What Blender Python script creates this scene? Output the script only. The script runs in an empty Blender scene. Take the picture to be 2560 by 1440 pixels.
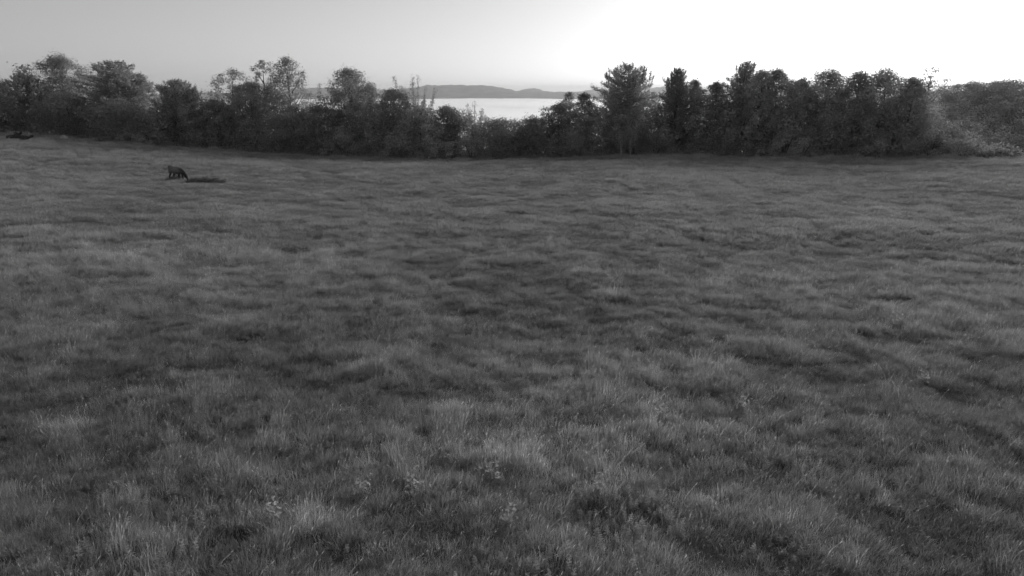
import bpy, math, random
import numpy as np
from mathutils import Vector

# ------------------------------------------------------------------ camera, sky, sun, exposure
scene = bpy.context.scene
C = scene.collection
H = 8.0                                   # height of the viewing tower camera
F = 1668.0                                # focal length in photo pixels (2560 wide)
HORIZON_Y = 226.0
PITCH = math.atan((720 - HORIZON_Y) / F)

cam_data = bpy.data.cameras.new('camera')
cam_data.sensor_width = 36.0
cam_data.lens = 36.0 * F / 2560.0
cam_data.clip_start = 0.1
cam_data.clip_end = 60000
cam = bpy.data.objects.new('camera', cam_data)
cam.location = (0, 0, H)
cam.rotation_euler = (math.pi / 2 - PITCH, 0, 0)
C.objects.link(cam)
scene.camera = cam

SUN_AZ, SUN_EL = math.radians(33), math.radians(18.0)
world = bpy.data.worlds.new('World')
scene.world = world
world.use_nodes = True
wn = world.node_tree.nodes; wl = world.node_tree.links
wn.clear()
sky = wn.new('ShaderNodeTexSky'); sky.sky_type = 'NISHITA'; sky.sun_disc = False
sky.sun_elevation = SUN_EL; sky.sun_rotation = SUN_AZ
sky.altitude = 500; sky.air_density = 1.0; sky.dust_density = 1.0; sky.ozone_density = 1.0
bw = wn.new('ShaderNodeVectorMath'); bw.operation = 'DOT_PRODUCT'; bw.inputs[1].default_value = (1 / 3, 1 / 3, 1 / 3)          # the place is seen by a black-and-white camera
bg = wn.new('ShaderNodeBackground'); bg.inputs['Strength'].default_value = 0.058
wo = wn.new('ShaderNodeOutputWorld')
wl.new(sky.outputs[0], bw.inputs[0]); wl.new(bw.outputs['Value'], bg.inputs['Color']); wl.new(bg.outputs[0], wo.inputs['Surface'])

sun_data = bpy.data.lights.new('sun', 'SUN')
sun_data.energy = 1.5; sun_data.angle = math.radians(30); sun_data.color = (1, 1, 1)
sun = bpy.data.objects.new('sun', sun_data)
sd = Vector((math.sin(SUN_AZ) * math.cos(SUN_EL), math.cos(SUN_AZ) * math.cos(SUN_EL), math.sin(SUN_EL)))
sun.rotation_euler = (-sd).to_track_quat('-Z', 'Y').to_euler()
sun.location = sd * 300
C.objects.link(sun)

scene.render.engine = 'CYCLES'
scene.view_settings.view_transform = 'Standard'
scene.view_settings.look = 'None'
scene.view_settings.gamma = 1
scene.view_settings.exposure = 0.75
scene.view_settings.use_curve_mapping = False
scene.cycles.max_bounces = 5
scene.cycles.diffuse_bounces = 2
scene.cycles.transmission_bounces = 3
scene.cycles.volume_bounces = 2
scene.cycles.use_denoising = True
scene.cycles.use_adaptive_sampling = True
scene.cycles.adaptive_threshold = 0.03

# ------------------------------------------------------------------ helpers
RNG = np.random.default_rng(7)

def ray(px, py):
    cp, sp = math.cos(PITCH), math.sin(PITCH)
    u, v = px - 1280.0, 720.0 - py
    return Vector((u, F * cp + v * sp, -F * sp + v * cp))

def az_of(px, py):
    d = ray(px, py); return math.atan2(d.x, d.y)

def at(px, py, dist):
    d = ray(px, py); k = dist / math.hypot(d.x, d.y)
    return Vector((d.x * k, d.y * k, H + d.z * k))

def tag(o, label=None, cat=None, group=None, kind=None):
    if label: o['label'] = label
    if cat: o['category'] = cat
    if group: o['group'] = group
    if kind: o['kind'] = kind
    return o

def empty(name, loc, rz=0):
    o = bpy.data.objects.new(name, None); C.objects.link(o)
    o.location = loc; o.rotation_euler = (0, 0, rz); o.empty_display_size = 0.3
    return o

def mesh_np(name, verts, faces):
    """faces: (n,k) integer array, all of one size"""
    me = bpy.data.meshes.new(name)
    verts = np.asarray(verts, np.float32); faces = np.asarray(faces, np.int32)
    n, k = faces.shape
    me.vertices.add(len(verts)); me.vertices.foreach_set('co', verts.ravel())
    me.loops.add(n * k); me.loops.foreach_set('vertex_index', faces.ravel())
    me.polygons.add(n)
    me.polygons.foreach_set('loop_start', np.arange(0, n * k, k, dtype=np.int32))
    me.update(calc_edges=True)
    return me

def obj(name, me, mat, parent=None, smooth=False):
    o = bpy.data.objects.new(name, me); C.objects.link(o)
    if mat: me.materials.append(mat)
    if smooth: me.polygons.foreach_set('use_smooth', np.ones(len(me.polygons), dtype=bool))
    if parent: o.parent = parent
    return o

def lattice(ix, iy, seed):
    n = (ix.astype(np.int64) * 374761393 + iy.astype(np.int64) * 668265263 + seed * 974634541) & 0xFFFFFFFF
    n = ((n ^ (n >> 13)) * 1274126177) & 0xFFFFFFFF
    n = (n ^ (n >> 16)) & 0xFFFFFFFF
    return n / 4294967295.0

def noise(x, y, seed=0):
    x = np.asarray(x, float); y = np.asarray(y, float)
    ix, iy = np.floor(x), np.floor(y); fx, fy = x - ix, y - iy
    fx = fx * fx * fx * (fx * (fx * 6 - 15) + 10); fy = fy * fy * fy * (fy * (fy * 6 - 15) + 10)
    a = lattice(ix, iy, seed); b = lattice(ix + 1, iy, seed)
    c = lattice(ix, iy + 1, seed); d = lattice(ix + 1, iy + 1, seed)
    return (a * (1 - fx) + b * fx) * (1 - fy) + (c * (1 - fx) + d * fx) * fy - 0.5

def fbm(x, y, seed=0, octaves=4):
    s, a = 0.0, 1.0
    x = np.asarray(x, float); y = np.asarray(y, float)
    for k in range(octaves):
        s = s + a * noise(x, y, seed + 17 * k)
        x, y = x * 1.93 + y * 0.41, y * 1.93 - x * 0.41
        a *= 0.5
    return s

# ------------------------------------------------------------------ terrain
EDGE = [(-500, 322, 165), (-200, 324, 160), (0, 329, 152), (120, 334, 148), (240, 347, 142), (400, 363, 135), (600, 377, 128), (760, 387, 122),
        (900, 392, 118), (1060, 396, 115), (1250, 397, 114), (1420, 393, 115), (1560, 387, 116), (1680, 387, 116),
        (1800, 391, 115), (2000, 394, 113), (2300, 397, 112), (2560, 397, 112), (2800, 395, 115), (3200, 390, 120)]
_ea, _ez, _ed = [], [], []
for px, py, D in EDGE:
    d = ray(px, py); _ea.append(math.atan2(d.x, d.y)); _ed.append(D)
    _ez.append(H + D * d.z / math.hypot(d.x, d.y) - 0.35)
_ea, _ez, _ed = np.array(_ea), np.array(_ez), np.array(_ed)

def edge_d(a): return np.interp(a, _ea, _ed)

def ground_z(x, y):
    x = np.asarray(x, float); y = np.asarray(y, float)
    r = np.hypot(x, y) + 1e-6; a = np.arctan2(x, y)
    D = np.interp(a, _ea, _ed); ze = np.interp(a, _ea, _ez)
    u = r / D
    s = np.where(u < 1, np.power(np.clip(u, 1e-6, 1), 1.5), 1 + 1.5 * (u - 1) * 0)
    near = ze * s
    q = np.clip(r - D, 0, None)
    drop = 0.10 * q + 0.0016 * np.minimum(q, 60) ** 2
    z = near - drop
    z = np.maximum(z, -150 + 20 * fbm(x / 900.0, y / 900.0, 5, 3))
    fade = np.clip(1 - (r - 130) / 60, 0, 1)
    hum = 0.40 * fbm(x / 12.0, y / 12.0, 11, 2) + 0.13 * fbm(x / 1.1, y / 1.1, 21, 2)
    edge_calm = 1 - 0.55 * np.exp(-((r - D) / 10.0) ** 2)
    z = z + hum * fade * edge_calm
    # wooded rise at the right, beyond the field
    hx = (a - math.radians(36)) / math.radians(16); hr = (r - 300) / 85.0
    z = z + 32.6 * np.exp(-hx * hx - hr * hr)
    return z

def gz(x, y): return float(ground_z(np.array([x]), np.array([y]))[0])

def ground_dist(px, py, lo=8.0, hi=175.0):
    """horizontal distance at which the view ray through a pixel meets the ground"""
    d = ray(px, py); m = math.hypot(d.x, d.y)
    t = np.linspace(lo, hi, 4000)
    z = H + t * d.z / m; g = ground_z(t * d.x / m, t * d.y / m)
    k = np.argmax(z < g); return float(t[k] if k else hi)

def on_ground(px, dist, py=400):
    p = at(px, py, dist); return Vector((p.x, p.y, gz(p.x, p.y)))

# ------------------------------------------------------------------ materials
def mat_new(name):
    m = bpy.data.materials.new(name); m.use_nodes = True
    nt = m.node_tree; nt.nodes.clear()
    return m, nt.nodes, nt.links

def leaf_material(name, grey, translucency=0.42, spread=0.4):
    m, n, l = mat_new(name)
    att = n.new('ShaderNodeAttribute'); att.attribute_name = 'tint'
    mr = n.new('ShaderNodeMapRange'); mr.inputs['From Min'].default_value = 0; mr.inputs['From Max'].default_value = 1
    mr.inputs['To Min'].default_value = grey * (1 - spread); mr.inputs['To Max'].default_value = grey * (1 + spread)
    dif = n.new('ShaderNodeBsdfPrincipled'); dif.inputs['Roughness'].default_value = 0.65
    dif.inputs['Specular IOR Level'].default_value = 0.25
    tr = n.new('ShaderNodeBsdfTranslucent'); mx = n.new('ShaderNodeMixShader'); mx.inputs[0].default_value = translucency
    out = n.new('ShaderNodeOutputMaterial')
    l.new(att.outputs['Fac'], mr.inputs['Value'])
    l.new(mr.outputs[0], dif.inputs['Base Color']); l.new(mr.outputs[0], tr.inputs['Color'])
    l.new(dif.outputs[0], mx.inputs[1]); l.new(tr.outputs[0], mx.inputs[2]); l.new(mx.outputs[0], out.inputs['Surface'])
    return m

def rough_material(name, lo, hi, scale, rough=0.9, bump=0.4, detail=6):
    m, n, l = mat_new(name)
    tc = n.new('ShaderNodeTexCoord'); nz = n.new('ShaderNodeTexNoise')
    nz.inputs['Scale'].default_value = scale; nz.inputs['Detail'].default_value = detail
    cr = n.new('ShaderNodeValToRGB')
    cr.color_ramp.elements[0].position = 0.3; cr.color_ramp.elements[0].color = (lo, lo, lo, 1)
    cr.color_ramp.elements[1].position = 0.7; cr.color_ramp.elements[1].color = (hi, hi, hi, 1)
    b = n.new('ShaderNodeBump'); b.inputs['Strength'].default_value = bump
    p = n.new('ShaderNodeBsdfPrincipled'); p.inputs['Roughness'].default_value = rough; p.inputs['Specular IOR Level'].default_value = 0.2
    out = n.new('ShaderNodeOutputMaterial')
    l.new(tc.outputs['Object'], nz.inputs['Vector']); l.new(nz.outputs['Fac'], cr.inputs[0])
    l.new(cr.outputs[0], p.inputs['Base Color']); l.new(nz.outputs['Fac'], b.inputs['Height']); l.new(b.outputs[0], p.inputs['Normal'])
    l.new(p.outputs[0], out.inputs['Surface'])
    return m

def grass_material(name, grey, spread, translucency=0.35):
    m, n, l = mat_new(name)
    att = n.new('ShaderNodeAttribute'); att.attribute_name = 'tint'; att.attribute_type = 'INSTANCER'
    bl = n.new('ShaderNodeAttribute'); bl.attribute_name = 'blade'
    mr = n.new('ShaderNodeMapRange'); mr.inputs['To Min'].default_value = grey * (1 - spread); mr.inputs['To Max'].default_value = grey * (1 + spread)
    mb = n.new('ShaderNodeMapRange'); mb.inputs['To Min'].default_value = 0.78; mb.inputs['To Max'].default_value = 1.22
    mu = n.new('ShaderNodeMath'); mu.operation = 'MULTIPLY'
    dif = n.new('ShaderNodeBsdfPrincipled'); dif.inputs['Roughness'].default_value = 0.85; dif.inputs['Specular IOR Level'].default_value = 0.05
    tr = n.new('ShaderNodeBsdfTranslucent'); mx = n.new('ShaderNodeMixShader'); mx.inputs[0].default_value = translucency
    out = n.new('ShaderNodeOutputMaterial')
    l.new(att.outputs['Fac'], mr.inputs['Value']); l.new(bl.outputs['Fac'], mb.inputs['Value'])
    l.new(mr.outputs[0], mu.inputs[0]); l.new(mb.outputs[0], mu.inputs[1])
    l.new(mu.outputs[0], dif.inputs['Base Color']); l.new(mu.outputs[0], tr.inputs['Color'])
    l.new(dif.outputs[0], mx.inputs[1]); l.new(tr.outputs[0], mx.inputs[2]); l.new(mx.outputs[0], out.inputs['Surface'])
    return m

M_GROUND = rough_material('thatch_and_soil', 0.07, 0.16, 0.9)
M_SOIL = rough_material('rotten_wood', 0.05, 0.10, 3.0)
M_BARK = rough_material('bark', 0.05, 0.11, 5.0, bump=0.8)
M_ROCK = rough_material('pale_rock', 0.30, 0.45, 3.0)
M_HILL = rough_material('far_forest_cover', 0.015, 0.13, 0.006, bump=0.0)
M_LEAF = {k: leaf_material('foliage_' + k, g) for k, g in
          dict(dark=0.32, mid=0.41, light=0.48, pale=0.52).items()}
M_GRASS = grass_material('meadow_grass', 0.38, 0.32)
M_STALK = grass_material('dry_stalks', 0.56, 0.3)
M_HERB = grass_material('broad_leaved_herbs', 0.34, 0.35)

# ------------------------------------------------------------------ ground sheet
def build_ground():
    az = np.concatenate([np.radians(np.arange(-180, -52, 4.0)), np.radians(np.arange(-52, 52, 0.35)), np.radians(np.arange(52, 180, 4.0))])
    rr = [2.0]
    while rr[-1] < 175: rr.append(rr[-1] * 1.019)
    while rr[-1] < 30000: rr.append(rr[-1] * 1.07)
    rr = np.array(rr)
    A, R = np.meshgrid(az, rr)
    X, Y = R * np.sin(A), R * np.cos(A)
    Z = ground_z(X, Y)
    nA, nR = len(az), len(rr)
    verts = np.stack([X.ravel(), Y.ravel(), Z.ravel()], 1)
    i = np.arange(nR - 1)[:, None]; j = np.arange(nA)[None, :]; j2 = (j + 1) % nA
    f = np.stack([i * nA + j, i * nA + j2, (i + 1) * nA + j2, (i + 1) * nA + j], -1).reshape(-1, 4)
    verts = np.vstack([verts, [[0, 0, gz(0, 0)]]]); c = len(verts) - 1
    jj = np.arange(0, nA - 1, 2)
    f0 = np.stack([np.full_like(jj, c), jj, jj + 1, (jj + 2) % nA], 1)[:, ::-1]
    me = mesh_np('ground', verts, np.vstack([f, f0]))
    o = obj('ground', me, M_GROUND, smooth=True)
    tag(o, 'rolling meadow ground sloping away to the wood', kind='structure')
build_ground()

# ------------------------------------------------------------------ far hills, valley fog, haze
def ridge(name, dist, crest, base_z, label, seed, depth=1500):
    """crest: list of (px, py) on the skyline; a solid ridge with slopes on both sides"""
    cps = [(az_of(px, py), H + dist * ray(px, py).z / math.hypot(ray(px, py).x, ray(px, py).y)) for px, py in crest]
    a0, a1 = cps[0][0], cps[-1][0]
    az = np.linspace(a0, a1, 260)
    top = np.interp(az, [c[0] for c in cps], [c[1] for c in cps])
    nr = 26
    t = np.linspace(-1, 1, nr)
    A, T = np.meshgrid(az, t)
    TOP = np.tile(top, (nr, 1))
    prof = 0.5 + 0.5 * np.cos(np.pi * T)
    R = dist + T * depth
    X, Y = R * np.sin(A), R * np.cos(A)
    Z = base_z + (TOP - base_z) * prof * (1 + 0.20 * (1 - prof) * fbm(A * 90, T * 3, seed, 3)) + 22 * (dist / 11500) * fbm(A * 300, T * 8, seed + 3, 4) * prof
    Z = np.maximum(Z, base_z)
    nA = len(az)
    i = np.arange(nr - 1)[:, None]; j = np.arange(nA - 1)[None, :]
    f = np.stack([i * nA + j, i * nA + j + 1, (i + 1) * nA + j + 1, (i + 1) * nA + j], -1).reshape(-1, 4)
    o = obj(name, mesh_np(name, np.stack([X.ravel(), Y.ravel(), Z.ravel()], 1), f), M_HILL, smooth=True)
    tag(o, label, kind='structure')

FOG_Z = -112.0
ridge('hills', 11500, [(-300, 236), (0, 238), (300, 237), (480, 233), (560, 232), (760, 221), (800, 219), (900, 224), (980, 224), (1030, 219), (1060, 214), (1140, 212),
                       (1210, 213), (1250, 219), (1290, 228), (1330, 229), (1440, 231), (1500, 236), (1700, 240), (2100, 240)], -160,
      'long low wooded ridge beyond the valley fog', 3)
ridge('hill', 14500, [(1240, 236), (1290, 229), (1312, 223), (1332, 220), (1348, 222), (1362, 228), (1400, 231), (1450, 229), (1480, 225), (1500, 223), (1560, 226), (1640, 219), (1660, 217), (1690, 220),
                      (1800, 226), (2200, 228), (2600, 226), (2900, 232)], -160, 'rounded pale knob behind the long ridge', 8)

def build_fog():
    m, n, l = mat_new('fog_bank')
    v = n.new('ShaderNodeVolumePrincipled'); v.inputs['Density'].default_value = 0.012
    v.inputs['Color'].default_value = (0.99, 0.99, 0.99, 1); v.inputs['Anisotropy'].default_value = 0.55
    o_ = n.new('ShaderNodeOutputMaterial'); l.new(v.outputs[0], o_.inputs['Volume'])
    az = np.radians(np.linspace(-56, 56, 140)); rr = np.geomspace(1300, 11300, 80)
    A, R = np.meshgrid(az, rr); X, Y = R * np.sin(A), R * np.cos(A)
    Z = FOG_Z + 24 * fbm(X / 1100, Y / 600, 41, 4) + 3 * fbm(X / 160, Y / 160, 43, 2)
    nA, nR = len(az), len(rr)
    i = np.arange(nR - 1)[:, None]; j = np.arange(nA - 1)[None, :]
    f = np.stack([i * nA + j, i * nA + j + 1, (i + 1) * nA + j + 1, (i + 1) * nA + j], -1).reshape(-1, 4)
    N0 = nA * nR
    top = np.stack([X.ravel(), Y.ravel(), Z.ravel()], 1); bot = top.copy(); bot[:, 2] = -172
    ring = np.concatenate([np.arange(nA), np.arange(1, nR) * nA + nA - 1, (nR - 1) * nA + np.arange(nA - 2, -1, -1), np.arange(nR - 2, 0, -1) * nA])
    nx = np.roll(ring, -1)
    wall = np.stack([ring, nx, nx + N0, ring + N0], 1)[:, ::-1]
    o = obj('fog', mesh_np('fog', np.vstack([top, bot]), np.vstack([f, f[:, ::-1] + N0, wall])), m)
    tag(o, 'bright bank of fog lying in the valley below the far ridge', 'fog', kind='stuff')
build_fog()

def build_haze():
    m, n, l = mat_new('pale_air')
    v = n.new('ShaderNodeVolumePrincipled'); v.inputs['Density'].default_value = 5.5e-5
    v.inputs['Color'].default_value = (0.9, 0.9, 0.9, 1); v.inputs['Anisotropy'].default_value = 0.3
    o_ = n.new('ShaderNodeOutputMaterial'); l.new(v.outputs[0], o_.inputs['Volume'])
    s, z0, z1 = 31000, -175, 170
    v8 = [(x, y, z) for z in (z0, z1) for y in (-s, s) for x in (-s, s)]
    f = [(0, 2, 3, 1), (4, 5, 7, 6), (0, 1, 5, 4), (2, 6, 7, 3), (0, 4, 6, 2), (1, 3, 7, 5)]
    o = obj('haze', mesh_np('haze', v8, f), m)
    tag(o, 'pale morning haze that greys the far ridge', 'haze', kind='stuff')
build_haze()

# ------------------------------------------------------------------ trees
class Leaves:
    def __init__(self): self.v, self.t = [], []
    def add(self, p, nrm, size, rng, aspect=0.55, along=None, tint=None):
        n = len(p)
        nrm = nrm / (np.linalg.norm(nrm, axis=1, keepdims=True) + 1e-9)
        ref = rng.normal(size=(n, 3)) if along is None else along
        t = np.cross(nrm, ref) if along is None else along
        t = t / (np.linalg.norm(t, axis=1, keepdims=True) + 1e-9)
        b = np.cross(nrm, t); b /= (np.linalg.norm(b, axis=1, keepdims=True) + 1e-9)
        s = (size * rng.uniform(0.6, 1.35, n))[:, None]
        q = np.stack([p + t * s * 0.5, p + b * s * 0.5 * aspect, p - t * s * 0.5, p - b * s * 0.5 * aspect], 1)
        self.v.append(q.reshape(-1, 3)); self.t.append(rng.uniform(0, 1, n) if tint is None else tint)
    def mesh(self, name):
        v = np.vstack(self.v); n = len(v) // 4
        me = mesh_np(name, v, np.arange(n * 4).reshape(n, 4))
        a = me.attributes.new('tint', 'FLOAT', 'FACE'); a.data.foreach_set('value', np.concatenate(self.t).astype(np.float32))
        return me

def unit(rng, n):
    d = rng.normal(size=(n, 3)); return d / np.linalg.norm(d, axis=1, keepdims=True)

def blob(L, rng, c, r, n, size, flat=0.8, tint0=0.5):
    """a leafy spray: leaves mostly on its upper and outer side, a few sprigs standing out of it"""
    d = unit(rng, n)
    up = rng.uniform(0, 1, n) < 0.4
    d[:, 2] = np.where(up, np.abs(d[:, 2]), d[:, 2])
    rad = r * rng.uniform(0.35, 1.0, n) ** 0.6
    sprig = rng.uniform(0, 1, n) < 0.18
    rad = np.where(sprig, r * rng.uniform(1.0, 1.45, n), rad)
    lump = 1 + 0.3 * np.sin(d[:, 0] * 5 + c[0] * 3) * np.sin(d[:, 1] * 5 + c[1]) + 0.2 * np.sin(d[:, 2] * 7 + c[2] * 2)
    p = np.asarray(c) + d * (rad * lump)[:, None] * np.array([1, 1, flat])
    nrm = d * 0.9 + unit(rng, n) * 0.7 + np.array([0, 0, 0.4])
    L.add(p, nrm, size, rng, tint=np.clip(tint0 + rng.normal(0, 0.2, n), 0, 1))

def tube(points, radii, sides=7):
    pts = np.array(points, float); V, Fc = [], []
    for k in range(len(pts)):
        d = pts[min(k + 1, len(pts) - 1)] - pts[max(k - 1, 0)]
        d /= np.linalg.norm(d) + 1e-9
        a = np.cross(d, [0.31, 0.95, 0.1]); a /= np.linalg.norm(a); b = np.cross(d, a)
        for s in range(sides):
            th = 2 * math.pi * s / sides
            V.append(pts[k] + radii[k] * (math.cos(th) * a + math.sin(th) * b))
    for k in range(len(pts) - 1):
        for s in range(sides):
            s2 = (s + 1) % sides
            Fc.append((k * sides + s, k * sides + s2, (k + 1) * sides + s2, (k + 1) * sides + s))
    return np.array(V), np.array(Fc)

class Tubes:
    def __init__(self): self.v, self.f, self.n = [], [], 0
    def add(self, pts, radii, sides=7):
        v, f = tube(pts, radii, sides); self.v.append(v); self.f.append(f + self.n); self.n += len(v)
    def mesh(self, name): return mesh_np(name, np.vstack(self.v), np.vstack(self.f))

def broadleaf(rng, h, w, base=0.12, shape='round', dens=1.0, leaf=0.30, airy=0.0, lean=0.0):
    """crown mesh + trunk mesh, foot at the origin"""
    L, T = Leaves(), Tubes()
    zb = h * base; hc = h - zb; R = w / 2
    bend = rng.normal(0, 0.03 * h, 2)
    tr = [(bend[0] * t * t + lean * h * t, bend[1] * t * t, h * t * 0.9 - (0.6 if t == 0 else 0)) for t in np.linspace(0, 1, 7)]
    r0 = 0.018 * h + 0.05
    T.add(tr, [r0 * (1 - 0.9 * t) for t in np.linspace(0, 1, 7)], 8)
    def env(t):
        pk, lo, pw = dict(round=(0.70, 0.80, 2.0), egg=(0.62, 0.72, 1.7), column=(0.6, 0.75, 2.6), cone=(0.3, 0.8, 1.1))[shape]
        if t < pk: return lo + (1 - lo) * math.sin(0.5 * math.pi * t / pk)
        return max(0.0, 1 - ((t - pk) / (1 - pk)) ** pw) ** 0.62
        return 1
    nb = int(70 * (1 - 0.35 * airy) * max(0.6, min(1.6, hc / w)))
    ph = rng.uniform(0, 6.28, 4)
    for k in range(nb):
        t = (k + rng.uniform(0, 1)) / nb
        th = k * 2.39996 + rng.uniform(-0.5, 0.5)
        e = max(env(t), 0.30) * R * (1 + 0.24 * math.sin(2 * th + ph[0] + 7 * t) + 0.16 * math.sin(5 * th + ph[1] - 11 * t))
        br = R * rng.uniform(0.19, 0.38) * (1 - 0.35 * airy) * (1.1 - 0.25 * t)
        fr = math.sqrt(rng.uniform(0.2, 1.0))
        rad = max(0.0, (e - br * 0.75)) * fr
        z = zb + hc * t * (1 - 0.3 * br / hc) + rng.uniform(-0.3, 0.3)
        z = min(z, h - br * rng.uniform(0.35, 0.8) - 0.12 * rad)
        ax = np.interp(z, [p[2] for p in tr], [p[0] for p in tr]); ay = np.interp(z, [p[2] for p in tr], [p[1] for p in tr])
        c = np.array([ax + rad * math.cos(th), ay + rad * math.sin(th), z])
        n = int(dens * 108 * (br / 0.9) ** 1.6 * (1 - 0.3 * airy)) + 25
        blob(L, rng, c, br, n, leaf, 0.8, 0.5 + rng.normal(0, 0.16))
        if k % 3 == 0:
            z0 = max(zb * 0.6, z - rad * 0.9 - 0.8)
            a0 = np.array([np.interp(z0, [p[2] for p in tr], [p[0] for p in tr]), np.interp(z0, [p[2] for p in tr], [p[1] for p in tr]), z0])
            mid = (a0 + c) / 2 + np.array([0, 0, -0.12 * rad])
            rb = r0 * 0.38 * (1 - 0.6 * t)
            T.add([a0, mid, c], [rb, rb * 0.65, rb * 0.25], 5)
    return L.mesh('crown'), T.mesh('trunk')

def upright_sprays(L, T, rng, h, w, n, leaf, length):
    for k in range(n):
        th = rng.uniform(0, 6.28); rr = w / 2 * math.sqrt(rng.uniform(0, 1)) * 0.8
        p0 = np.array([rr * math.cos(th), rr * math.sin(th), h - length * (1.0 + 0.9 * (rr / (w / 2)) ** 2)])
        d = np.array([0.35 * math.cos(th) * rr / (w / 2), 0.35 * math.sin(th) * rr / (w / 2), 1.0]) + rng.normal(0, 0.08, 3)
        d /= np.linalg.norm(d); ln = length * rng.uniform(0.6, 1.15)
        T.add([p0 - d * 0.8, p0 + d * ln * 0.5, p0 + d * ln], [0.05, 0.03, 0.012], 4)
        m = int(34 * ln)
        s = rng.uniform(0, 1, m)
        p = p0 + d * (s * ln)[:, None] + rng.normal(0, 1, (m, 3)) * (0.20 * (1.15 - s))[:, None]
        L.add(p, unit(rng, m), leaf, rng, 0.4, along=d + rng.normal(0, 0.5, (m, 3)), tint=np.clip(rng.normal(0.5, 0.2, m), 0, 1))

def pine(rng, h, w, base=0.1, spike=0.12, leaf=0.34, dens=1.0, leaders=0, power=0.75, ragged=0.25, lift=0.22):
    L, T = Leaves(), Tubes()
    r0 = 0.016 * h + 0.06
    T.add([(0, 0, -0.6), (0.1, 0, h * 0.35), (0, 0.1, h * 0.7), (0, 0, h * 0.99)], [r0, r0 * 0.75, r0 * 0.4, 0.03], 8)
    nw = int(h / 0.5)
    for k in range(nw):
        t = (k + 0.3) / nw
        z = h * (base + (1 - base) * t)
        prof = (1 - t ** (1.1 / power)) ** power * 0.95 + 0.05
        if t < 0.25: prof *= 0.9 + 0.4 * t
        nb = 6 if t < 0.85 else 4
        for b in range(nb):
            th = k * 1.1 + b * 2 * math.pi / nb + rng.uniform(-0.35, 0.35)
            ln = w / 2 * prof * rng.uniform(1 - 2 * ragged, 1 + 0.35 * ragged)
            if ln < 0.25: ln = 0.25
            out = np.array([math.cos(th), math.sin(th), 0])
            p0 = np.array([0, 0, z]); p1 = p0 + out * ln * 0.55 + np.array([0, 0, 0.3 * lift * ln]); p2 = p0 + out * ln + np.array([0, 0, min(lift * ln + 0.12, max(0.1, h * (1 - 0.22 * (2 * ln / w) ** 2) - z))])
            T.add([p0, p1, p2], [0.05, 0.035, 0.012], 4)
            m = int(dens * 40 * ln) + 10
            s = rng.uniform(0.22, 1.05, m)[:, None]
            c = (1 - s) ** 2 * p0 + 2 * s * (1 - s) * p1 + s * s * p2
            side = np.array([-math.sin(th), math.cos(th), 0])
            wid = 0.30 * ln * (1.15 - s) + 0.16
            off = rng.uniform(-1, 1, (m, 1))
            p = c + side * off * wid + np.array([0, 0, 1]) * rng.normal(0.0, 0.2, (m, 1))
            al = out * 0.7 + side * off * 0.8 + np.array([0, 0, 0.3 + lift]) + rng.normal(0, 0.25, (m, 3))
            L.add(p, np.array([0, 0, 1.0]) + rng.normal(0, 0.55, (m, 3)), leaf, rng, 0.42, along=al,
                  tint=np.clip(0.5 + rng.normal(0, 0.18, m) + 0.15 * (s[:, 0] - 0.6), 0, 1))
    if leaders: upright_sprays(L, T, rng, h, w * 0.7, leaders, leaf, spike * h)
    else: upright_sprays(L, T, rng, h, 0.5, 2, leaf, 1.2)
    return L.mesh('crown'), T.mesh('trunk')

def twiggy(rng, h, w, leaf=0.26, n=26, low=0.35):
    """open crown of upright leafy shoots"""
    L, T = Leaves(), Tubes()
    T.add([(0, 0, -0.6), (0.05, 0, h * 0.4), (0, 0.05, h * 0.8)], [0.15, 0.09, 0.03], 6)
    for k in range(n):
        th = k * 2.4; z0 = h * rng.uniform(0.1, 0.55)
        reach = w / 2 * rng.uniform(0.3, 1.0); z1 = min(h, z0 + h * rng.uniform(0.3, 0.5))
        p0 = np.array([0, 0, z0]); p2 = np.array([reach * math.cos(th), reach * math.sin(th), z1]); p1 = np.array([p2[0] * 0.7, p2[1] * 0.7, z0 + 0.35 * (z1 - z0)])
        T.add([p0, p1, p2], [0.05, 0.03, 0.01], 4)
        m = int(105 * (z1 - z0) / 3)
        s = rng.uniform(low, 1.05, m)[:, None]
        c = (1 - s) ** 2 * p0 + 2 * s * (1 - s) * p1 + s * s * p2
        L.add(c + rng.normal(0, 0.22, (m, 3)), unit(rng, m), leaf, rng, 0.5, tint=np.clip(rng.normal(0.5, 0.22, m), 0, 1))
    return L.mesh('crown'), T.mesh('trunk')

def mound(rng, h, w, leaf=0.24):
    L, T = Leaves(), Tubes()
    for k in range(7):
        th = k * 0.9; p = np.array([0.25 * w * math.cos(th), 0.2 * w * math.sin(th), 0.55 * h])
        T.add([(0, 0, -0.3), p * [0.5, 0.5, 0.55], p], [0.05, 0.035, 0.015], 5)
    ph = rng.uniform(0, 6.28, 3)
    n = int(34 * max(1.0, w / h * 0.7))
    for k in range(n):
        u = rng.uniform(-1, 1); v = rng.uniform(-1, 1)
        if u * u + v * v > 1: continue
        top = h * (1 - 0.75 * (u * u + v * v)) * (0.86 + 0.16 * math.sin(5 * u + ph[0]) + 0.12 * math.sin(9 * u + 4 * v + ph[1]))
        r = min(0.5 * h, w * 0.5) * rng.uniform(0.22, 0.42)
        z = max(r * 0.6, (top - r * 0.6) * rng.uniform(0.3, 1.0) ** 0.5)
        blob(L, rng, (u * w * 0.5, v * w * 0.35, z), r, int(150 * r * r) + 40, leaf, 0.85, 0.5 + rng.normal(0, 0.15))
    return L.mesh('crown'), T.mesh('stems')

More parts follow.
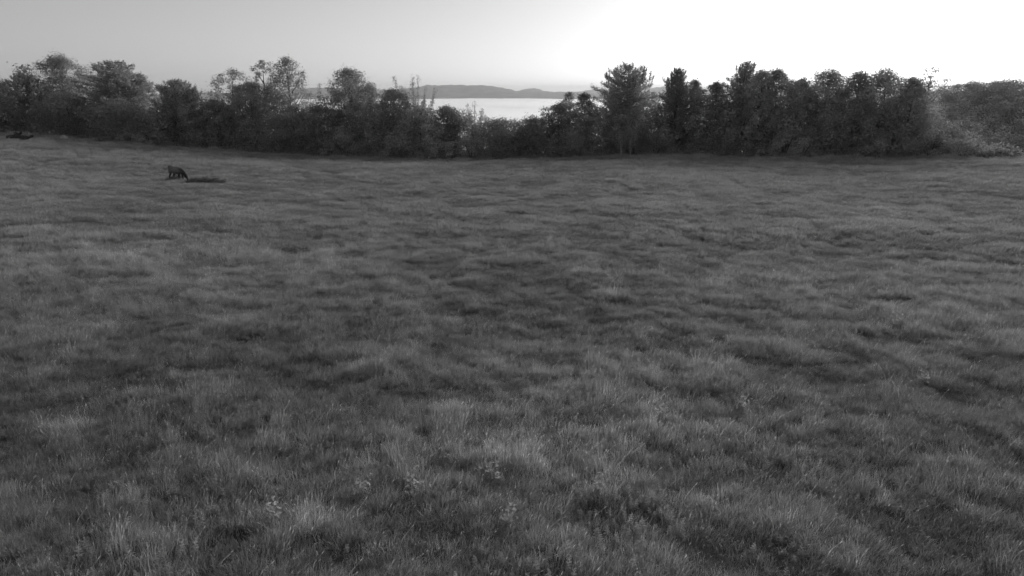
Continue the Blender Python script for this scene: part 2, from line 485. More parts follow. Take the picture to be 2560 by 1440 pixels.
def tree(name, label, px, top, wpx, back, kind, mat, group='trees along the field edge', bark=None, **kw):
    """px, top, wpx: where it stands in the view and how wide it is; back: metres behind the field edge"""
    a = az_of(px, 380)
    D = float(edge_d(a)) + back
    p = on_ground(px, D)
    d0 = ray(px, top); p = Vector((D * math.sin(math.atan2(d0.x, d0.y)), D * math.cos(math.atan2(d0.x, d0.y)), 0)); p.z = gz(p.x, p.y)
    h = at(px, top, D).z - p.z
    depth = p.y * math.cos(PITCH) + (H - p.z) * math.sin(PITCH)
    w = wpx * 1.12 * depth / F
    rng = np.random.default_rng(int(px * 7 + top * 13 + back))
    if kind == 'pine': cm, tm = pine(rng, h, w, **kw)
    elif kind == 'mound': cm, tm = mound(rng, h, w, **kw)
    elif kind == 'twiggy': cm, tm = twiggy(rng, h, w, **kw)
    else: cm, tm = broadleaf(rng, h, w, shape=kind, **kw)
    t = empty(name, p)
    tag(t, label, 'tree' if 'shrub' not in name and 'bush' not in name else 'shrub', group)
    obj('stems' if kind == 'mound' else 'trunk', tm, bark or M_BARK, t, smooth=True)
    obj('crown', cm, M_LEAF[mat], t)
    return t

TREES = [
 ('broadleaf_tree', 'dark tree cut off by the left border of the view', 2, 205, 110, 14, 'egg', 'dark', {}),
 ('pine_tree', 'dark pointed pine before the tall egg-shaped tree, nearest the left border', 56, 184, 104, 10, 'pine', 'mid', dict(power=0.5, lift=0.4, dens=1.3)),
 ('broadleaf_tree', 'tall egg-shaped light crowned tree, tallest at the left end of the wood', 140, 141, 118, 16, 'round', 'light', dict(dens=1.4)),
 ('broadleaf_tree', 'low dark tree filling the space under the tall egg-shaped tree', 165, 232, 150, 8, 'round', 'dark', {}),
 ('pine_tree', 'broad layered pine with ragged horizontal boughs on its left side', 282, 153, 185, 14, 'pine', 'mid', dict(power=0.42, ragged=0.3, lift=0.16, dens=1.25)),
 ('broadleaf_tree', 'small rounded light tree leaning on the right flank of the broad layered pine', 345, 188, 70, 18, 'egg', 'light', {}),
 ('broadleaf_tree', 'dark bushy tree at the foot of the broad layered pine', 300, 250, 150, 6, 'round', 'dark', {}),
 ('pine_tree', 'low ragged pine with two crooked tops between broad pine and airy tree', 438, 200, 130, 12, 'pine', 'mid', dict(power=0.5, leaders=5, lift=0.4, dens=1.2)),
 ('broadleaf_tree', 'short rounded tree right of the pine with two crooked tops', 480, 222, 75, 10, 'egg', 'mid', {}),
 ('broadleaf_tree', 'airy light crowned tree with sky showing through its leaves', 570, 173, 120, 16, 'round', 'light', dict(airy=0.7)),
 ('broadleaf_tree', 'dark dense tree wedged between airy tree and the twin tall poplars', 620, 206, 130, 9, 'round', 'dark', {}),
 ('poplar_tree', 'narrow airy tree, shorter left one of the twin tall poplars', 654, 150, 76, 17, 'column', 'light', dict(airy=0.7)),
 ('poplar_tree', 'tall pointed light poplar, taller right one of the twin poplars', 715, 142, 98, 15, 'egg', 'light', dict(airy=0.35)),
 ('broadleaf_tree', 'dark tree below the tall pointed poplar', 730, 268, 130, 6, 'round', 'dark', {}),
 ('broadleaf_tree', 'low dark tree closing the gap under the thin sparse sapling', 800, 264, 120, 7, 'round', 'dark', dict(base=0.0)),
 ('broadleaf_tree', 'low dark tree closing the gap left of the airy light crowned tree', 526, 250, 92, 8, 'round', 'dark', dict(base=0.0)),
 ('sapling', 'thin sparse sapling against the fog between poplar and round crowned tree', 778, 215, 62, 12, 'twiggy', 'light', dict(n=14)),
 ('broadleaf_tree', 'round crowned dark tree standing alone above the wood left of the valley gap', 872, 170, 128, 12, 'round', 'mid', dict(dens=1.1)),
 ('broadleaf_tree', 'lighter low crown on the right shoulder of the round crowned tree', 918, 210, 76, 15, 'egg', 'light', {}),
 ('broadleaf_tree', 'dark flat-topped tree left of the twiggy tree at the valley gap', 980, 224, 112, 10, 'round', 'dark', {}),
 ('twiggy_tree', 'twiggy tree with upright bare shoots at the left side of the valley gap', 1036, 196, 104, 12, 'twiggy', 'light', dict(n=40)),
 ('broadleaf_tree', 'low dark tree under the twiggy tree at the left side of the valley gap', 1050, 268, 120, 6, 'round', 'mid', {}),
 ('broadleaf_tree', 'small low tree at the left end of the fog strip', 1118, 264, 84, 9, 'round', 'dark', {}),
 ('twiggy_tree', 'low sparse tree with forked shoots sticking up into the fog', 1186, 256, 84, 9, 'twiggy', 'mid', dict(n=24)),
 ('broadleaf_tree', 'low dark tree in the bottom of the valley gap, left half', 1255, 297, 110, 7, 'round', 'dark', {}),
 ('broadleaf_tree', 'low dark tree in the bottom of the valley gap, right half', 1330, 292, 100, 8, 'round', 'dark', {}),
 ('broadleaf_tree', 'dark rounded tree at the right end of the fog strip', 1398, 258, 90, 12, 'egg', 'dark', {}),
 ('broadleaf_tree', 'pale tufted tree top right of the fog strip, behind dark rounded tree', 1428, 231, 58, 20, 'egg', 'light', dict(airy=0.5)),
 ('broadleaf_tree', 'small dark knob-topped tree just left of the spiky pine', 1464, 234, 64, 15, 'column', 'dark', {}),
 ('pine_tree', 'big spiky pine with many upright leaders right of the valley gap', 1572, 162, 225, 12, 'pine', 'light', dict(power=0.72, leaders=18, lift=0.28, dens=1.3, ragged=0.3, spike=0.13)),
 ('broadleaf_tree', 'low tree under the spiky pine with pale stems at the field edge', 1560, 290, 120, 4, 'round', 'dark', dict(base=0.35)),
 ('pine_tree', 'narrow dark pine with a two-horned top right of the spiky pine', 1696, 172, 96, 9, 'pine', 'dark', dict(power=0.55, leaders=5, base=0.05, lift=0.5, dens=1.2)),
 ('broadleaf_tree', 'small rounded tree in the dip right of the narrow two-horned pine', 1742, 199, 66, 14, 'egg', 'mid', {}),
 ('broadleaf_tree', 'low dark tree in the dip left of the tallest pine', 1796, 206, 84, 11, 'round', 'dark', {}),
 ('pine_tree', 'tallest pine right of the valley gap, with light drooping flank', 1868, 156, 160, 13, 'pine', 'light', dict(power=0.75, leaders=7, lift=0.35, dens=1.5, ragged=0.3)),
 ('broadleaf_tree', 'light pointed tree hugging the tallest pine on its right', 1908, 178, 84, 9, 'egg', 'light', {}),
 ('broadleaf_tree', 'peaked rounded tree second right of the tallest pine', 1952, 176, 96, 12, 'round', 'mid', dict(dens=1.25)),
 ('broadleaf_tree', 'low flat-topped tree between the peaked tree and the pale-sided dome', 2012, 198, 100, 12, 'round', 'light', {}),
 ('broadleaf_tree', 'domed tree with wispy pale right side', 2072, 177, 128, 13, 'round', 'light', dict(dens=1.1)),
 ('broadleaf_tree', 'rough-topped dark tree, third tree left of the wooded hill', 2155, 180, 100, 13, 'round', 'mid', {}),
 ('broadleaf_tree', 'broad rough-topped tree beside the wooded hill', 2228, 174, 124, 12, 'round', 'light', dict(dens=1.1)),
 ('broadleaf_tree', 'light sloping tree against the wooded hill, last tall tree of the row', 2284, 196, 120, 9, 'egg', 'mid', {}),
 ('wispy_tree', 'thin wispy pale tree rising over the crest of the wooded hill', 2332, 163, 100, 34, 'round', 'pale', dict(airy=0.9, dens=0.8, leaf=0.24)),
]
for nm, lb, px, top, w, back, kd, mt, kw in TREES:
    tree(nm, lb, px, top, w, back, kd, mt, **kw)

SHRUBS = [
 ('dark dense bush at the left foot of the spiky pine', 1500, 312, 90, 2.6, 'dark'),
 ('pale rounded bush at the dark field edge below the broad layered pine', 318, 316, 70, 2.0, 'light'),
 ('dark wide bush below the twin tall poplars', 690, 318, 110, 3.0, 'dark'),
 ('wide pale bush below the round crowned tree', 858, 308, 120, 3.0, 'mid'),
 ('arched light bush below the twiggy tree', 1002, 304, 90, 3.0, 'light'),
 ('rounded bush right of the arched light bush, under the small low tree', 1090, 322, 80, 2.5, 'light'),
 ('upright light bush at the left foot of the valley gap', 1180, 318, 80, 3.5, 'mid'),
 ('dark bush at the right foot of the valley gap', 1450, 318, 90, 3.0, 'dark'),
 ('light bush below right of the spiky pine', 1645, 300, 80, 3.5, 'mid'),
 ('small upright bush at the field edge below the tallest pine', 1908, 368, 34, 1.5, 'mid'),
 ('rounded grey bush below the domed tree with wispy side', 2012, 334, 62, 2.0, 'light'),
 ('tall light bush left of the rounded grey bush', 1970, 300, 64, 4.0, 'light'),
 ('spreading bush below the broad rough-topped tree', 2210, 338, 120, 2.5, 'mid'),
 ('long pale bush on the bank below the wooded hill, upper one', 2340, 300, 130, 4.0, 'mid'),
 ('long pale bush on the bank below the wooded hill, middle one', 2420, 328, 120, 3.0, 'mid'),
 ('low arched bush at the right end of the bank, lowest of its row', 2506, 358, 90, 2.0, 'mid'),
]
M_PALE_BARK = rough_material('pale_bark', 0.22, 0.4, 6.0)
for lb, px, top, w in (('slender pale-stemmed young tree under the spiky pine, left one of the pair', 1556, 318, 34),
                       ('slender pale-stemmed young tree under the spiky pine, right one of the pair', 1580, 300, 44)):
    tree('young_tree', lb, px, top, w, 0.6, 'twiggy', 'mid', bark=M_PALE_BARK, n=22, leaf=0.22)
for lb, px, top, w, back, mt in SHRUBS:
    tree('bush', lb, px, top, w, back, 'mound', mt, group='bushes along the field edge')

# dense undergrowth and the wood behind it, which read as one dark mass between the trees
MASS = [(-400, 215), (0, 226), (90, 215), (200, 222), (290, 205), (370, 228), (430, 226), (500, 236), (540, 244), (600, 212), (690, 222), (740, 236), (775, 262), (800, 262), (860, 222), (940, 234), (1000, 240),
        (1075, 260), (1160, 268), (1250, 294), (1350, 290), (1400, 268), (1480, 250), (1550, 218), (1640, 226), (1690, 214), (1760, 216), (1850, 205), (2000, 208), (2230, 206), (2290, 240), (2360, 290),
        (2440, 335), (2520, 372), (2600, 380), (3000, 380)]
def build_mass(name, layers, mat, label, seed, leaf, fill):
    rng = np.random.default_rng(seed)
    L = Leaves(); px = -420.0
    while px < 2960:
        for back, lo, hi in layers:
            q = px + rng.uniform(-20, 20)
            a = az_of(q, 380); D = float(edge_d(a)) + back + rng.uniform(-0.4, 1.8)
            x, y = D * math.sin(a), D * math.cos(a); z = gz(x, y)
            ytop = float(np.interp(q, [m[0] for m in MASS], [m[1] for m in MASS]))
            full = at(q, ytop, D).z - z
            edge_top = at(q, 392, D).z - z
            h = edge_top + (full - edge_top) * rng.uniform(lo, hi)
            h = max(h, 0.8)
            k = max(1, int(h / 1.25))
            for i in range(k):
                r = rng.uniform(0.9, 1.5) if back > 2 else rng.uniform(0.5, 0.9)
                r = min(r, 0.8 * h)
                zz = z + r * 0.5 + (h - 1.4 * r) * (i / max(1, k - 1) if k > 1 else 0.3)
                blob(L, rng, (x + rng.normal(0, 0.8), y + rng.normal(0, 0.6), zz), r, int(fill * r * r) + 20, leaf, 0.85, 0.45 + rng.normal(0, 0.16))
        px += 24
    o = obj(name, L.mesh(name), M_LEAF[mat]); tag(o, label, name, kind='stuff')
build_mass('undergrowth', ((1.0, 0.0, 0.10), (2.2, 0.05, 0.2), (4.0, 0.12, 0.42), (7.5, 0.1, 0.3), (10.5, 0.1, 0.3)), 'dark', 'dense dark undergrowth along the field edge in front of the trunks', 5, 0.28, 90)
build_mass('woodland', ((6.0, 0.4, 0.75), (10.0, 0.62, 0.92), (14.0, 0.78, 1.0)), 'mid', 'dense woodland mass filling the gaps behind the single trees', 6, 0.38, 76)

# far woods: the slope below the valley gap and the wooded rise at the right
def build_forest():
    rng = np.random.default_rng(9)
    L = Leaves()
    n = 0
    for k in range(410):
        a = math.radians(rng.uniform(24, 46)); r = rng.uniform(205, 312)
        x, y = r * math.sin(a), r * math.cos(a); z = gz(x, y)
        h = rng.uniform(3.2, 4.8); w = rng.uniform(2.6, 3.8)
        for q in range(4):
            blob(L, rng, (x + rng.normal(0, 1), y + rng.normal(0, 1), z + h * (0.12 + 0.25 * q)), w * (1.05 - 0.15 * q), 88, 0.5, 0.6, 0.5 + rng.normal(0, 0.13))
    for k in range(120):
        a = math.radians(rng.uniform(-40, 22)); r = rng.uniform(150, 210)
        x, y = r * math.sin(a), r * math.cos(a); z = gz(x, y)
        h = rng.uniform(8, 12); w = rng.uniform(2.2, 3.2)
        for q in range(3):
            blob(L, rng, (x + rng.normal(0, 0.8), y + rng.normal(0, 0.8), z + h * (0.45 + 0.24 * q)), w * (1 - 0.25 * q), 70, 0.5, 0.9, 0.45 + rng.normal(0, 0.15))
    o = obj('forest', L.mesh('forest'), M_LEAF['dark'])
    tag(o, 'far wood covering the hill at the right and the slope beyond the field', 'forest', kind='stuff')
build_forest()

# ------------------------------------------------------------------ elk
def build_elk(px, py, dist, rz):
    p = at(px, py, dist); p.z = gz(p.x, p.y)
    m, n, l = mat_new('elk_coat')
    tc = n.new('ShaderNodeTexCoord'); sx = n.new('ShaderNodeSeparateXYZ')
    def ramp(stops):
        c = n.new('ShaderNodeValToRGB'); e = c.color_ramp.elements
        e[0].position, e[0].color = stops[0][0], (stops[0][1],) * 3 + (1,)
        e[1].position, e[1].color = stops[1][0], (stops[1][1],) * 3 + (1,)
        for s in stops[2:]:
            q = e.new(s[0]); q.color = (s[1],) * 3 + (1,)
        return c
    mr = n.new('ShaderNodeMapRange'); mr.inputs['From Min'].default_value = -1.1; mr.inputs['From Max'].default_value = 1.4
    rx = ramp([(0.0, 0.3), (1.0, 0.05), (0.10, 0.15), (0.55, 0.17), (0.68, 0.06)])
    mz = n.new('ShaderNodeMapRange'); mz.inputs['From Min'].default_value = 0.55; mz.inputs['From Max'].default_value = 0.95
    mz.inputs['To Min'].default_value = 0.25; mz.inputs['To Max'].default_value = 1.0
    mu = n.new('ShaderNodeMixRGB'); mu.blend_type = 'MULTIPLY'; mu.inputs[0].default_value = 1
    nz = n.new('ShaderNodeTexNoise'); nz.inputs['Scale'].default_value = 40
    bp = n.new('ShaderNodeBump'); bp.inputs['Strength'].default_value = 0.3
    bs = n.new('ShaderNodeBsdfPrincipled'); bs.inputs['Roughness'].default_value = 0.85
    out = n.new('ShaderNodeOutputMaterial')
    l.new(tc.outputs['Object'], sx.inputs[0]); l.new(sx.outputs['X'], mr.inputs['Value']); l.new(mr.outputs[0], rx.inputs[0])
    l.new(sx.outputs['Z'], mz.inputs['Value']); l.new(rx.outputs[0], mu.inputs[1]); l.new(mz.outputs[0], mu.inputs[2])
    l.new(mu.outputs[0], bs.inputs['Base Color']); l.new(nz.outputs['Fac'], bp.inputs['Height']); l.new(bp.outputs[0], bs.inputs['Normal'])
    l.new(bs.outputs[0], out.inputs['Surface'])
    J = [((-0.55, 0, 1.08), (.27, .36)), ((-0.84, 0, 1.10), (.25, .33)), ((-0.15, 0, 1.02), (.29, .40)), ((0.25, 0, 1.04), (.26, .40)),
         ((0.52, 0, 1.10), (.21, .33)), ((0.78, 0, 0.97), (.18, .25)), ((0.98, 0.02, 0.70), (.15, .19)), ((1.12, 0.04, 0.46), (.12, .15)),
         ((1.26, 0.05, 0.26), (.075, .085)), ((1.36, 0.06, 0.08), (.05, .05)), ((-1.00, 0, 1.02), (.06, .06)), ((-1.04, 0, 0.90), (.03, .03))]
    E = [(0, 1), (0, 2), (2, 3), (3, 4), (4, 5), (5, 6), (6, 7), (7, 8), (8, 9), (1, 10), (10, 11)]
    for s, fx in ((1, 0.0), (-1, -0.14)):
        b = len(J)
        J += [((-0.72, 0.17 * s, 0.86), (.15, .18)), ((-0.58 + fx, 0.18 * s, 0.66), (.11, .13)), ((-0.80 + fx, 0.18 * s, 0.44), (.08, .085)),
              ((-0.76 + fx, 0.18 * s, 0.20), (.04, .04)), ((-0.72 + fx, 0.18 * s, 0.0), (.05, .05))]
        E += [(1, b), (b, b + 1), (b + 1, b + 2), (b + 2, b + 3), (b + 3, b + 4)]
        b = len(J); gx = 0.10 if s > 0 else -0.06
        J += [((0.42, 0.15 * s, 0.78), (.11, .13)), ((0.42 + gx, 0.16 * s, 0.46), (.09, .09)), ((0.42 + gx, 0.16 * s, 0.22), (.055, .055)), ((0.45 + gx, 0.16 * s, 0.0), (.05, .05))]
        E += [(4, b), (b, b + 1), (b + 1, b + 2), (b + 2, b + 3)]
        b = len(J)
        J += [((1.12, 0.04 + 0.10 * s, 0.54), (.045, .045)), ((1.04, 0.04 + 0.24 * s, 0.66), (.02, .04))]
        E += [(7, b), (b, b + 1)]
    me = bpy.data.meshes.new('elk')
    me.from_pydata([j[0] for j in J], E, [])
    o = bpy.data.objects.new('elk', me); C.objects.link(o); me.materials.append(m)
    sk = o.modifiers.new('skin', 'SKIN'); sk.use_smooth_shade = True
    for k, j in enumerate(J):
        me.skin_vertices[0].data[k].radius = j[1]; me.skin_vertices[0].data[k].use_root = (k == 0)
    ss = o.modifiers.new('subsurf', 'SUBSURF'); ss.levels = 1; ss.render_levels = 1
    o.location = p; o.rotation_euler = (0, 0, rz); o.scale = (1.02, 1.02, 1.06)
    tag(o, 'lone elk with lowered dark neck grazing in the meadow beside a dark bramble patch', 'elk')
ELK_D = ground_dist(446, 453)
build_elk(446, 453, ELK_D, math.radians(-24))

# ------------------------------------------------------------------ bare soil, rock, brush heap, sapling shoots
SOIL = []
M_BRAMBLE = leaf_material('bramble_leaves', 0.15, 0.3, 0.5)
def bramble(px, py, dist, w, h, seed, label):
    rng = np.random.default_rng(seed); p = at(px, py, dist); p.z = gz(p.x, p.y)
    e = empty('bramble', p); tag(e, label, 'bramble')
    L, T = Leaves(), Tubes()
    for k in range(int(16 * w)):
        x = rng.uniform(-0.5, 0.5) * w; y = rng.normal(0, 0.5); hh = h * rng.uniform(0.6, 1.1) * (1 - 1.6 * (x / w) ** 2)
        T.add([(x, y, -0.1), (x + 0.15, y, hh * 0.7), (x + 0.45, y + 0.1, hh), (x + 0.8, y + 0.1, hh * 0.8)], [0.014, 0.012, 0.009, 0.005], 4)
        blob(L, rng, (x + 0.3, y, hh * 0.75), 0.30, 70, 0.10, 0.8, 0.4)
    obj('canes', T.mesh('canes'), M_BARK, e); obj('foliage', L.mesh('foliage'), M_BRAMBLE, e)
    e.children[0]['kind'] = 'stuff'; e.children[1]['kind'] = 'stuff'
bramble(508, 461, ground_dist(508, 461), 3.5, 0.58, 1, 'wide dark bramble patch in the meadow just right of the elk')
bramble(428, 455, ground_dist(428, 455), 0.8, 0.6, 2, 'small dark bramble at the hind feet of the elk')

def boulder(name, label, px, py, dist, r, sink=0.3):
    p = at(px, py, dist); p.z = gz(p.x, p.y)
    import bmesh
    bm = bmesh.new(); bmesh.ops.create_icosphere(bm, subdivisions=3, radius=1)
    for v in bm.verts:
        c = v.co
        k = 1 + 0.22 * math.sin(3.1 * c.x + 1) * math.cos(2.7 * c.y) + 0.12 * math.sin(6 * c.z + 2 * c.x) + 0.06 * math.sin(11 * c.y + 3 * c.z)
        v.co = Vector((c.x * r * 1.2 * k, c.y * r * k, max(-0.3, c.z) * r * 0.9 * k + r * 0.25 + 0.25))
    me = bpy.data.meshes.new(name); bm.to_mesh(me); bm.free()
    o = obj(name, me, M_ROCK, smooth=True); o.location = p
    tag(o, label, 'rock')
boulder('boulder', 'small pale rock on the field edge below the tall egg-shaped tree', 158, 341, 138, 0.55)

def brush_heap(px, py, dist):
    rng = np.random.default_rng(33)
    p = at(px, py, dist); p.z = gz(p.x, p.y)
    e = empty('brush_heap', p); e.scale = (1.0, 1.0, 1.3); tag(e, 'low dark heap of fallen logs and brush in the far left of the meadow', 'brush heap')
    for x0, y0, x1, y1, r, z in ((-2.0, 0.2, 1.6, -0.1, 0.30, 0.35), (-1.6, -0.4, 2.1, 0.3, 0.24, 0.55), (-0.7, 0.3, 0.9, -0.5, 0.2, 0.95)):
        t = Tubes(); pts = [(x0 + (x1 - x0) * k / 5, y0 + (y1 - y0) * k / 5, z + 0.08 * math.sin(k * 1.7 + x0)) for k in range(6)]
        t.add(pts, [r * (1 - 0.07 * k) for k in range(6)], 9)
        obj('log', t.mesh('log'), M_SOIL, e, smooth=True)
    L = Leaves()
    for k in range(11):
        blob(L, rng, (rng.uniform(-2, 2), rng.uniform(-.5, .7), rng.uniform(0.4, 0.9)), rng.uniform(0.3, 0.55), 70, 0.16, 0.7, 0.3)
    tag(obj('brush', L.mesh('brush'), M_LEAF['dark'], e), kind='stuff')
brush_heap(48, 350, 134)
t = tree('small_shrub', 'small dark spiky shrub at the field edge below the broad layered pine', 246, 343, 26, -6.0, 'twiggy', 'dark', group='bushes along the field edge', n=16, leaf=0.16)

# ------------------------------------------------------------------ meadow grass
def tuft_mesh(name, rng, blades, radius, height, width, droop, seed_heads=0.0, bend_dir=(0.25, -0.05)):
    V, Fq, B = [], [], []
    for b in range(blades):
        th = rng.uniform(0, 6.28); r = radius * math.sqrt(rng.uniform(0, 1))
        base = np.array([r * math.cos(th), r * math.sin(th), -0.04])
        h = height * rng.uniform(0.45, 1.1) * (1 - 0.3 * r / radius)
        out = np.array([math.cos(th), math.sin(th), 0]) * droop * rng.uniform(0.2, 1.2) + np.array([bend_dir[0], bend_dir[1], 0]) * rng.uniform(0.3, 1.4) + rng.normal(0, 0.12, 3) * [1, 1, 0]
        fa = rng.uniform(0, 6.28); side = np.array([math.cos(fa), math.sin(fa), 0]) * width * rng.uniform(0.7, 1.3)
        i = len(V)
        p1 = base + np.array([0, 0, h * 0.55]) + out * h * 0.25
        p2 = base + np.array([0, 0, h * 0.92]) + out * h * 0.85
        V += [base - side / 2, base + side / 2, p1 + side * 0.42, p1 - side * 0.42, p2 + side * 0.12, p2 - side * 0.12]
        Fq += [(i, i + 1, i + 2, i + 3), (i + 3, i + 2, i + 4, i + 5)]
        t = rng.uniform(0, 1); B += [t, t]
        if rng.uniform() < seed_heads:
            i = len(V); d = (p2 - p1); d /= np.linalg.norm(d); ln = 0.07; s = side / np.linalg.norm(side) * 0.007
            V += [p2 - d * 0.02 - s * .3, p2 + d * ln * .4 - s, p2 + d * ln, p2 + d * ln * .4 + s]
            Fq += [(i, i + 1, i + 2, i + 3)]; B += [1.0]
    me = mesh_np(name, np.array(V), np.array(Fq))
    a = me.attributes.new('blade', 'FLOAT', 'FACE'); a.data.foreach_set('value', np.array(B, np.float32))
    return me

def herb_mesh(name, rng, leaves, height, size):
    V, Fq, B = [], [], []
    for b in range(leaves):
        th = b * 2.4 + rng.uniform(-.3, .3); z = height * (0.3 + 0.7 * b / leaves); ln = size * rng.uniform(0.7, 1.2) * (1.15 - 0.5 * b / leaves)
        o = np.array([math.cos(th), math.sin(th), 0]); s = np.array([-math.sin(th), math.cos(th), 0]) * ln * 0.28
        p0 = np.array([0, 0, z]); p1 = p0 + o * ln * .5 + np.array([0, 0, ln * 0.22]); p2 = p0 + o * ln + np.array([0, 0, ln * 0.05])
        i = len(V); V += [p0, p1 - s, p2, p1 + s]; Fq += [(i, i + 1, i + 2, i + 3)]; B += [rng.uniform(0, 1)]
    w = 0.006; i = len(V)
    V += [(-w, 0, -.05), (w, 0, -.05), (w, 0, height), (-w, 0, height)]; Fq += [(i, i + 1, i + 2, i + 3)]; B += [0.4]
    me = mesh_np(name, np.array(V), np.array(Fq))
    a = me.attributes.new('blade', 'FLOAT', 'FACE'); a.data.foreach_set('value', np.array(B, np.float32))
    return me

def build_grass():
    rng = np.random.default_rng(12)
    protos = []
    for k in range(3):
        me = tuft_mesh('tuft', rng, 90, 0.20, 0.30, 0.0065, 0.42, 0.02); me.materials.append(M_GRASS); protos.append(me)
    me = tuft_mesh('tall_tuft', rng, 16, 0.15, 0.52, 0.0055, 0.3, 0.2); me.materials.append(M_STALK); protos.append(me)
    me = herb_mesh('herb', rng, 20, 0.28, 0.062); me.materials.append(M_HERB); protos.append(me)
    for k in range(2):
        me = tuft_mesh('wide_tuft', rng, 110, 0.38, 0.36, 0.02, 0.5, 0.0); me.materials.append(M_GRASS); protos.append(me)
    me = tuft_mesh('tangle', rng, 46, 0.24, 0.30, 0.006, 1.5, 0.0); me.materials.append(M_GRASS); protos.append(me)
    pobs = []
    for k, me in enumerate(protos):
        o = bpy.data.objects.new('grass_tuft', me); pobs.append(o)
    P, K, S, Rt, Ti = [], [], [], [], []
    bands = [(4, 14, 52, 1.0), (14, 26, 46, 1.0), (26, 42, 28, 1.1), (42, 70, 14, 1.25), (70, 110, 6.5, 1.45), (110, 176, 4.0, 1.6)]
    for r0, r1, den, sc in bands:
        half = math.radians(62 if r1 <= 26 else 50)
        n = int(den * half * (r1 * r1 - r0 * r0))
        a = rng.uniform(-half, half, n); r = np.sqrt(rng.uniform(r0 * r0, r1 * r1, n))
        x, y = r * np.sin(a), r * np.cos(a)
        keep = r < edge_d(a) + 5
        for sx, sy, rx, ry in SOIL: keep &= ((x - sx) / rx) ** 2 + ((y - sy) / ry) ** 2 > 1.0
        x, y, r, a = x[keep], y[keep], r[keep], a[keep]; n = len(x)
        z = ground_z(x, y)
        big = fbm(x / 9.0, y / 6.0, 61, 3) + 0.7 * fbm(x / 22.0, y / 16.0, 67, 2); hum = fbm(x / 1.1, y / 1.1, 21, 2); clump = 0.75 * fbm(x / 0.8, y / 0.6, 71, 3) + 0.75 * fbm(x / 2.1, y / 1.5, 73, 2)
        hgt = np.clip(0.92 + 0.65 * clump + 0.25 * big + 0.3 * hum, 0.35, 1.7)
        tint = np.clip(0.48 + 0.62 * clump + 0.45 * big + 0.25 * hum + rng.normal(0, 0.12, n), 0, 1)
        tint = np.clip(tint + 0.22 * np.exp(-((x - 1) / 5) ** 2 - ((y - 13) / 6) ** 2) - 0.14 * np.exp(-((x + 12) / 7) ** 2 - ((y - 15) / 9) ** 2) - 0.14 * np.exp(-((x - 13) / 6) ** 2 - ((y - 13) / 8) ** 2), 0, 1)  # vignette put into the tint: paler grass in the centre, darker towards the corners
        hgt = hgt * (1 + 1.4 * np.exp(-((r - edge_d(a) - 1) / 2.2) ** 2) * np.clip(fbm(x / 2.5, y / 2.5, 141, 2) + 0.35, 0, 1))
        kind = rng.integers(0, 3, n)
        tall = rng.uniform(0, 1, n) < 0.07 + 0.3 * np.clip(fbm(x / 5, y / 5, 81, 2) + 0.1, 0, 1); kind[tall] = 3
        herb = rng.uniform(0, 1, n) < np.where(fbm(x / 2.2, y / 2.2, 91, 2) > 0.25, 0.3, 0.02); kind[herb & (r < 60)] = 4
        lay = rng.uniform(0, 1, n) < 0.06 + 0.35 * np.clip(fbm(x / 1.6, y / 1.6, 131, 2) - 0.05, 0, 1); kind[lay & (kind < 3)] = 7
        if r0 >= 42: kind = np.where(rng.uniform(0, 1, n) < 0.7, rng.integers(5, 7, n), kind)
        s = sc * rng.uniform(0.8, 1.2, n)
        P.append(np.stack([x, y, z], 1)); K.append(kind)
        S.append(np.stack([s, s, s * hgt / (sc ** 0.7)], 1))
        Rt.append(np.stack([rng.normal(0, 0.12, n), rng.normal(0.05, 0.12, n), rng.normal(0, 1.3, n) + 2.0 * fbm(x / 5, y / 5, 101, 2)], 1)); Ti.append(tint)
    P = np.vstack(P); K = np.concatenate(K); S = np.vstack(S); Rt = np.vstack(Rt); Ti = np.concatenate(Ti)
    print('grass tufts', len(P))
    me = bpy.data.meshes.new('grass'); me.vertices.add(len(P)); me.vertices.foreach_set('co', P.astype(np.float32).ravel())
    def att(nm, ty, data, key): me.attributes.new(nm, ty, 'POINT').data.foreach_set(key, data)
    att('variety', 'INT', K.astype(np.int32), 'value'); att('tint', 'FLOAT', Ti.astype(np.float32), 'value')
    att('scl', 'FLOAT_VECTOR', S.astype(np.float32).ravel(), 'vector'); att('rot', 'FLOAT_VECTOR', Rt.astype(np.float32).ravel(), 'vector')
    o = bpy.data.objects.new('grass', me); C.objects.link(o)
    ng = bpy.data.node_groups.new('scatter_grass', 'GeometryNodeTree')
    ng.interface.new_socket('Geometry', in_out='INPUT', socket_type='NodeSocketGeometry')
    ng.interface.new_socket('Geometry', in_out='OUTPUT', socket_type='NodeSocketGeometry')
    N, Lk = ng.nodes, ng.links
    gi, go = N.new('NodeGroupInput'), N.new('NodeGroupOutput')
    def named(nm, ty):
        q = N.new('GeometryNodeInputNamedAttribute'); q.data_type = ty; q.inputs['Name'].default_value = nm; return q.outputs['Attribute']
    kk, ss, rt = named('variety', 'INT'), named('scl', 'FLOAT_VECTOR'), named('rot', 'FLOAT_VECTOR')
    e2r = N.new('FunctionNodeEulerToRotation'); Lk.new(rt, e2r.inputs[0])
    jn = N.new('GeometryNodeJoinGeometry')
    for k, po in enumerate(pobs):
        oi = N.new('GeometryNodeObjectInfo'); oi.inputs['Object'].default_value = po; oi.inputs['As Instance'].default_value = True
        cp = N.new('FunctionNodeCompare'); cp.data_type = 'INT'; cp.operation = 'EQUAL'
        ins = [s for s in cp.inputs if s.type == 'INT']; Lk.new(kk, ins[0]); ins[1].default_value = k
        ip = N.new('GeometryNodeInstanceOnPoints')
        Lk.new(gi.outputs[0], ip.inputs['Points']); Lk.new(cp.outputs[0], ip.inputs['Selection']); Lk.new(oi.outputs['Geometry'], ip.inputs['Instance'])
        Lk.new(e2r.outputs[0], ip.inputs['Rotation']); Lk.new(ss, ip.inputs['Scale'])
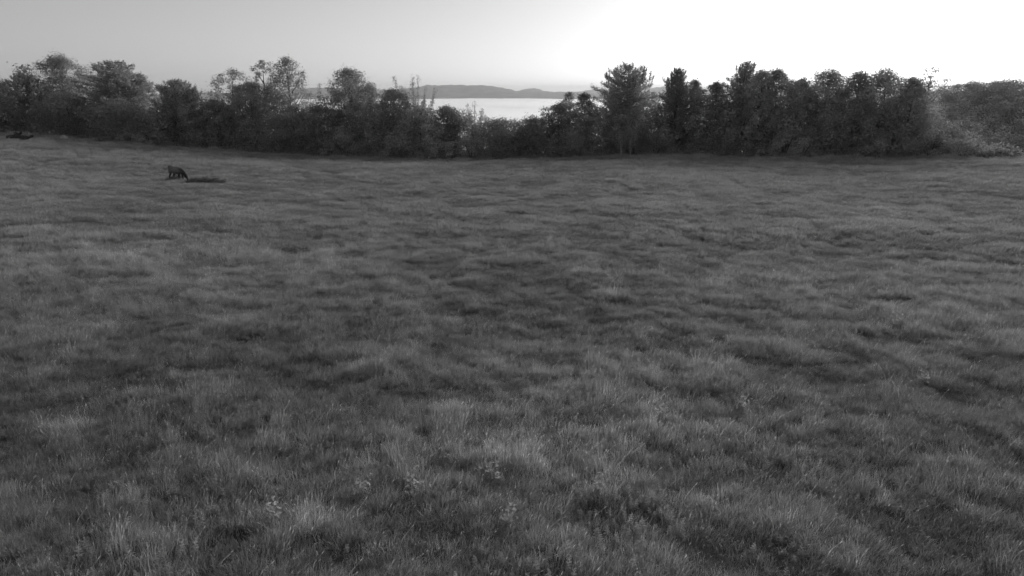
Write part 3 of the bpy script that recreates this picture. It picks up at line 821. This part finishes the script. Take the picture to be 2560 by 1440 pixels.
        Lk.new(ip.outputs[0], jn.inputs[0])
    Lk.new(jn.outputs[0], go.inputs[0])
    md = o.modifiers.new('scatter', 'NODES'); md.node_group = ng
    tag(o, 'tall uncut meadow grass in soft wind-laid tussocks', 'grass', kind='stuff')
build_grass()

# ------------------------------------------------------------------ single weeds that stand out of the grass
M_WEED = leaf_material('pale_weed_leaves', 0.56, 0.35, 0.2)
def weed(px, py, label, h, seed):
    rng = np.random.default_rng(seed)
    d = ray(px, py)
    k = -H / d.z
    for _ in range(12):
        x, y = d.x * k, d.y * k; k = (gz(x, y) + 0.25 - H) / d.z
    e = empty('weed', (d.x * k, d.y * k, gz(d.x * k, d.y * k))); tag(e, label, 'weed', 'pale leafy weeds in the meadow')
    T = Tubes()
    st = [(rng.normal(0, 0.08), rng.normal(0, 0.08), h * rng.uniform(0.8, 1.1)) for _ in range(4)]
    for q in st: T.add([(0, 0, -0.05), (q[0] * 0.4, q[1] * 0.4, q[2] * 0.5), q], [0.008, 0.006, 0.003], 5)
    obj('stem', T.mesh('stem'), M_WEED, e)['kind'] = 'stuff'
    L = Leaves()
    for q in st:
        n = 13; s = rng.uniform(0.45, 1.05, n)[:, None]
        p = np.array(q) * s + rng.normal(0, 0.07, (n, 3))
        L.add(p, np.array([0, 0, 0.8]) + rng.normal(0, 0.5, (n, 3)), 0.085, rng, 0.5)
    f = obj('leaves', L.mesh('leaves'), M_WEED, e); f['kind'] = 'stuff'
for i, (px, py, lb, h) in enumerate([
    (1275, 1292, 'brightest pale leafy weed, in the grass near the bottom centre', 0.50),
    (1230, 1180, 'pale weed with a dark hollow beside it, above the brightest weed', 0.42),
    (1650, 1030, 'pale weed of two small leaf tufts right of the centre', 0.48),
    (1850, 1005, 'small pale weed next right of the weed of two tufts', 0.40),
    (2240, 800, 'pale spreading weed farthest off at the right side of the meadow', 0.55),
    (2310, 945, 'pale weed below the farthest spreading weed, near the right border', 0.45),
    (1495, 1215, 'upright pale weed with narrow leaves right of the brightest weed', 0.46),
    (900, 1215, 'low pale weed left of the bottom centre', 0.40),
    (1030, 1205, 'low pale weed between the low left weed and the weed with dark hollow', 0.40),
    (690, 1275, 'lone pale weed in the lower left of the meadow', 0.44)]):
    weed(px, py, lb, h, 200 + i)
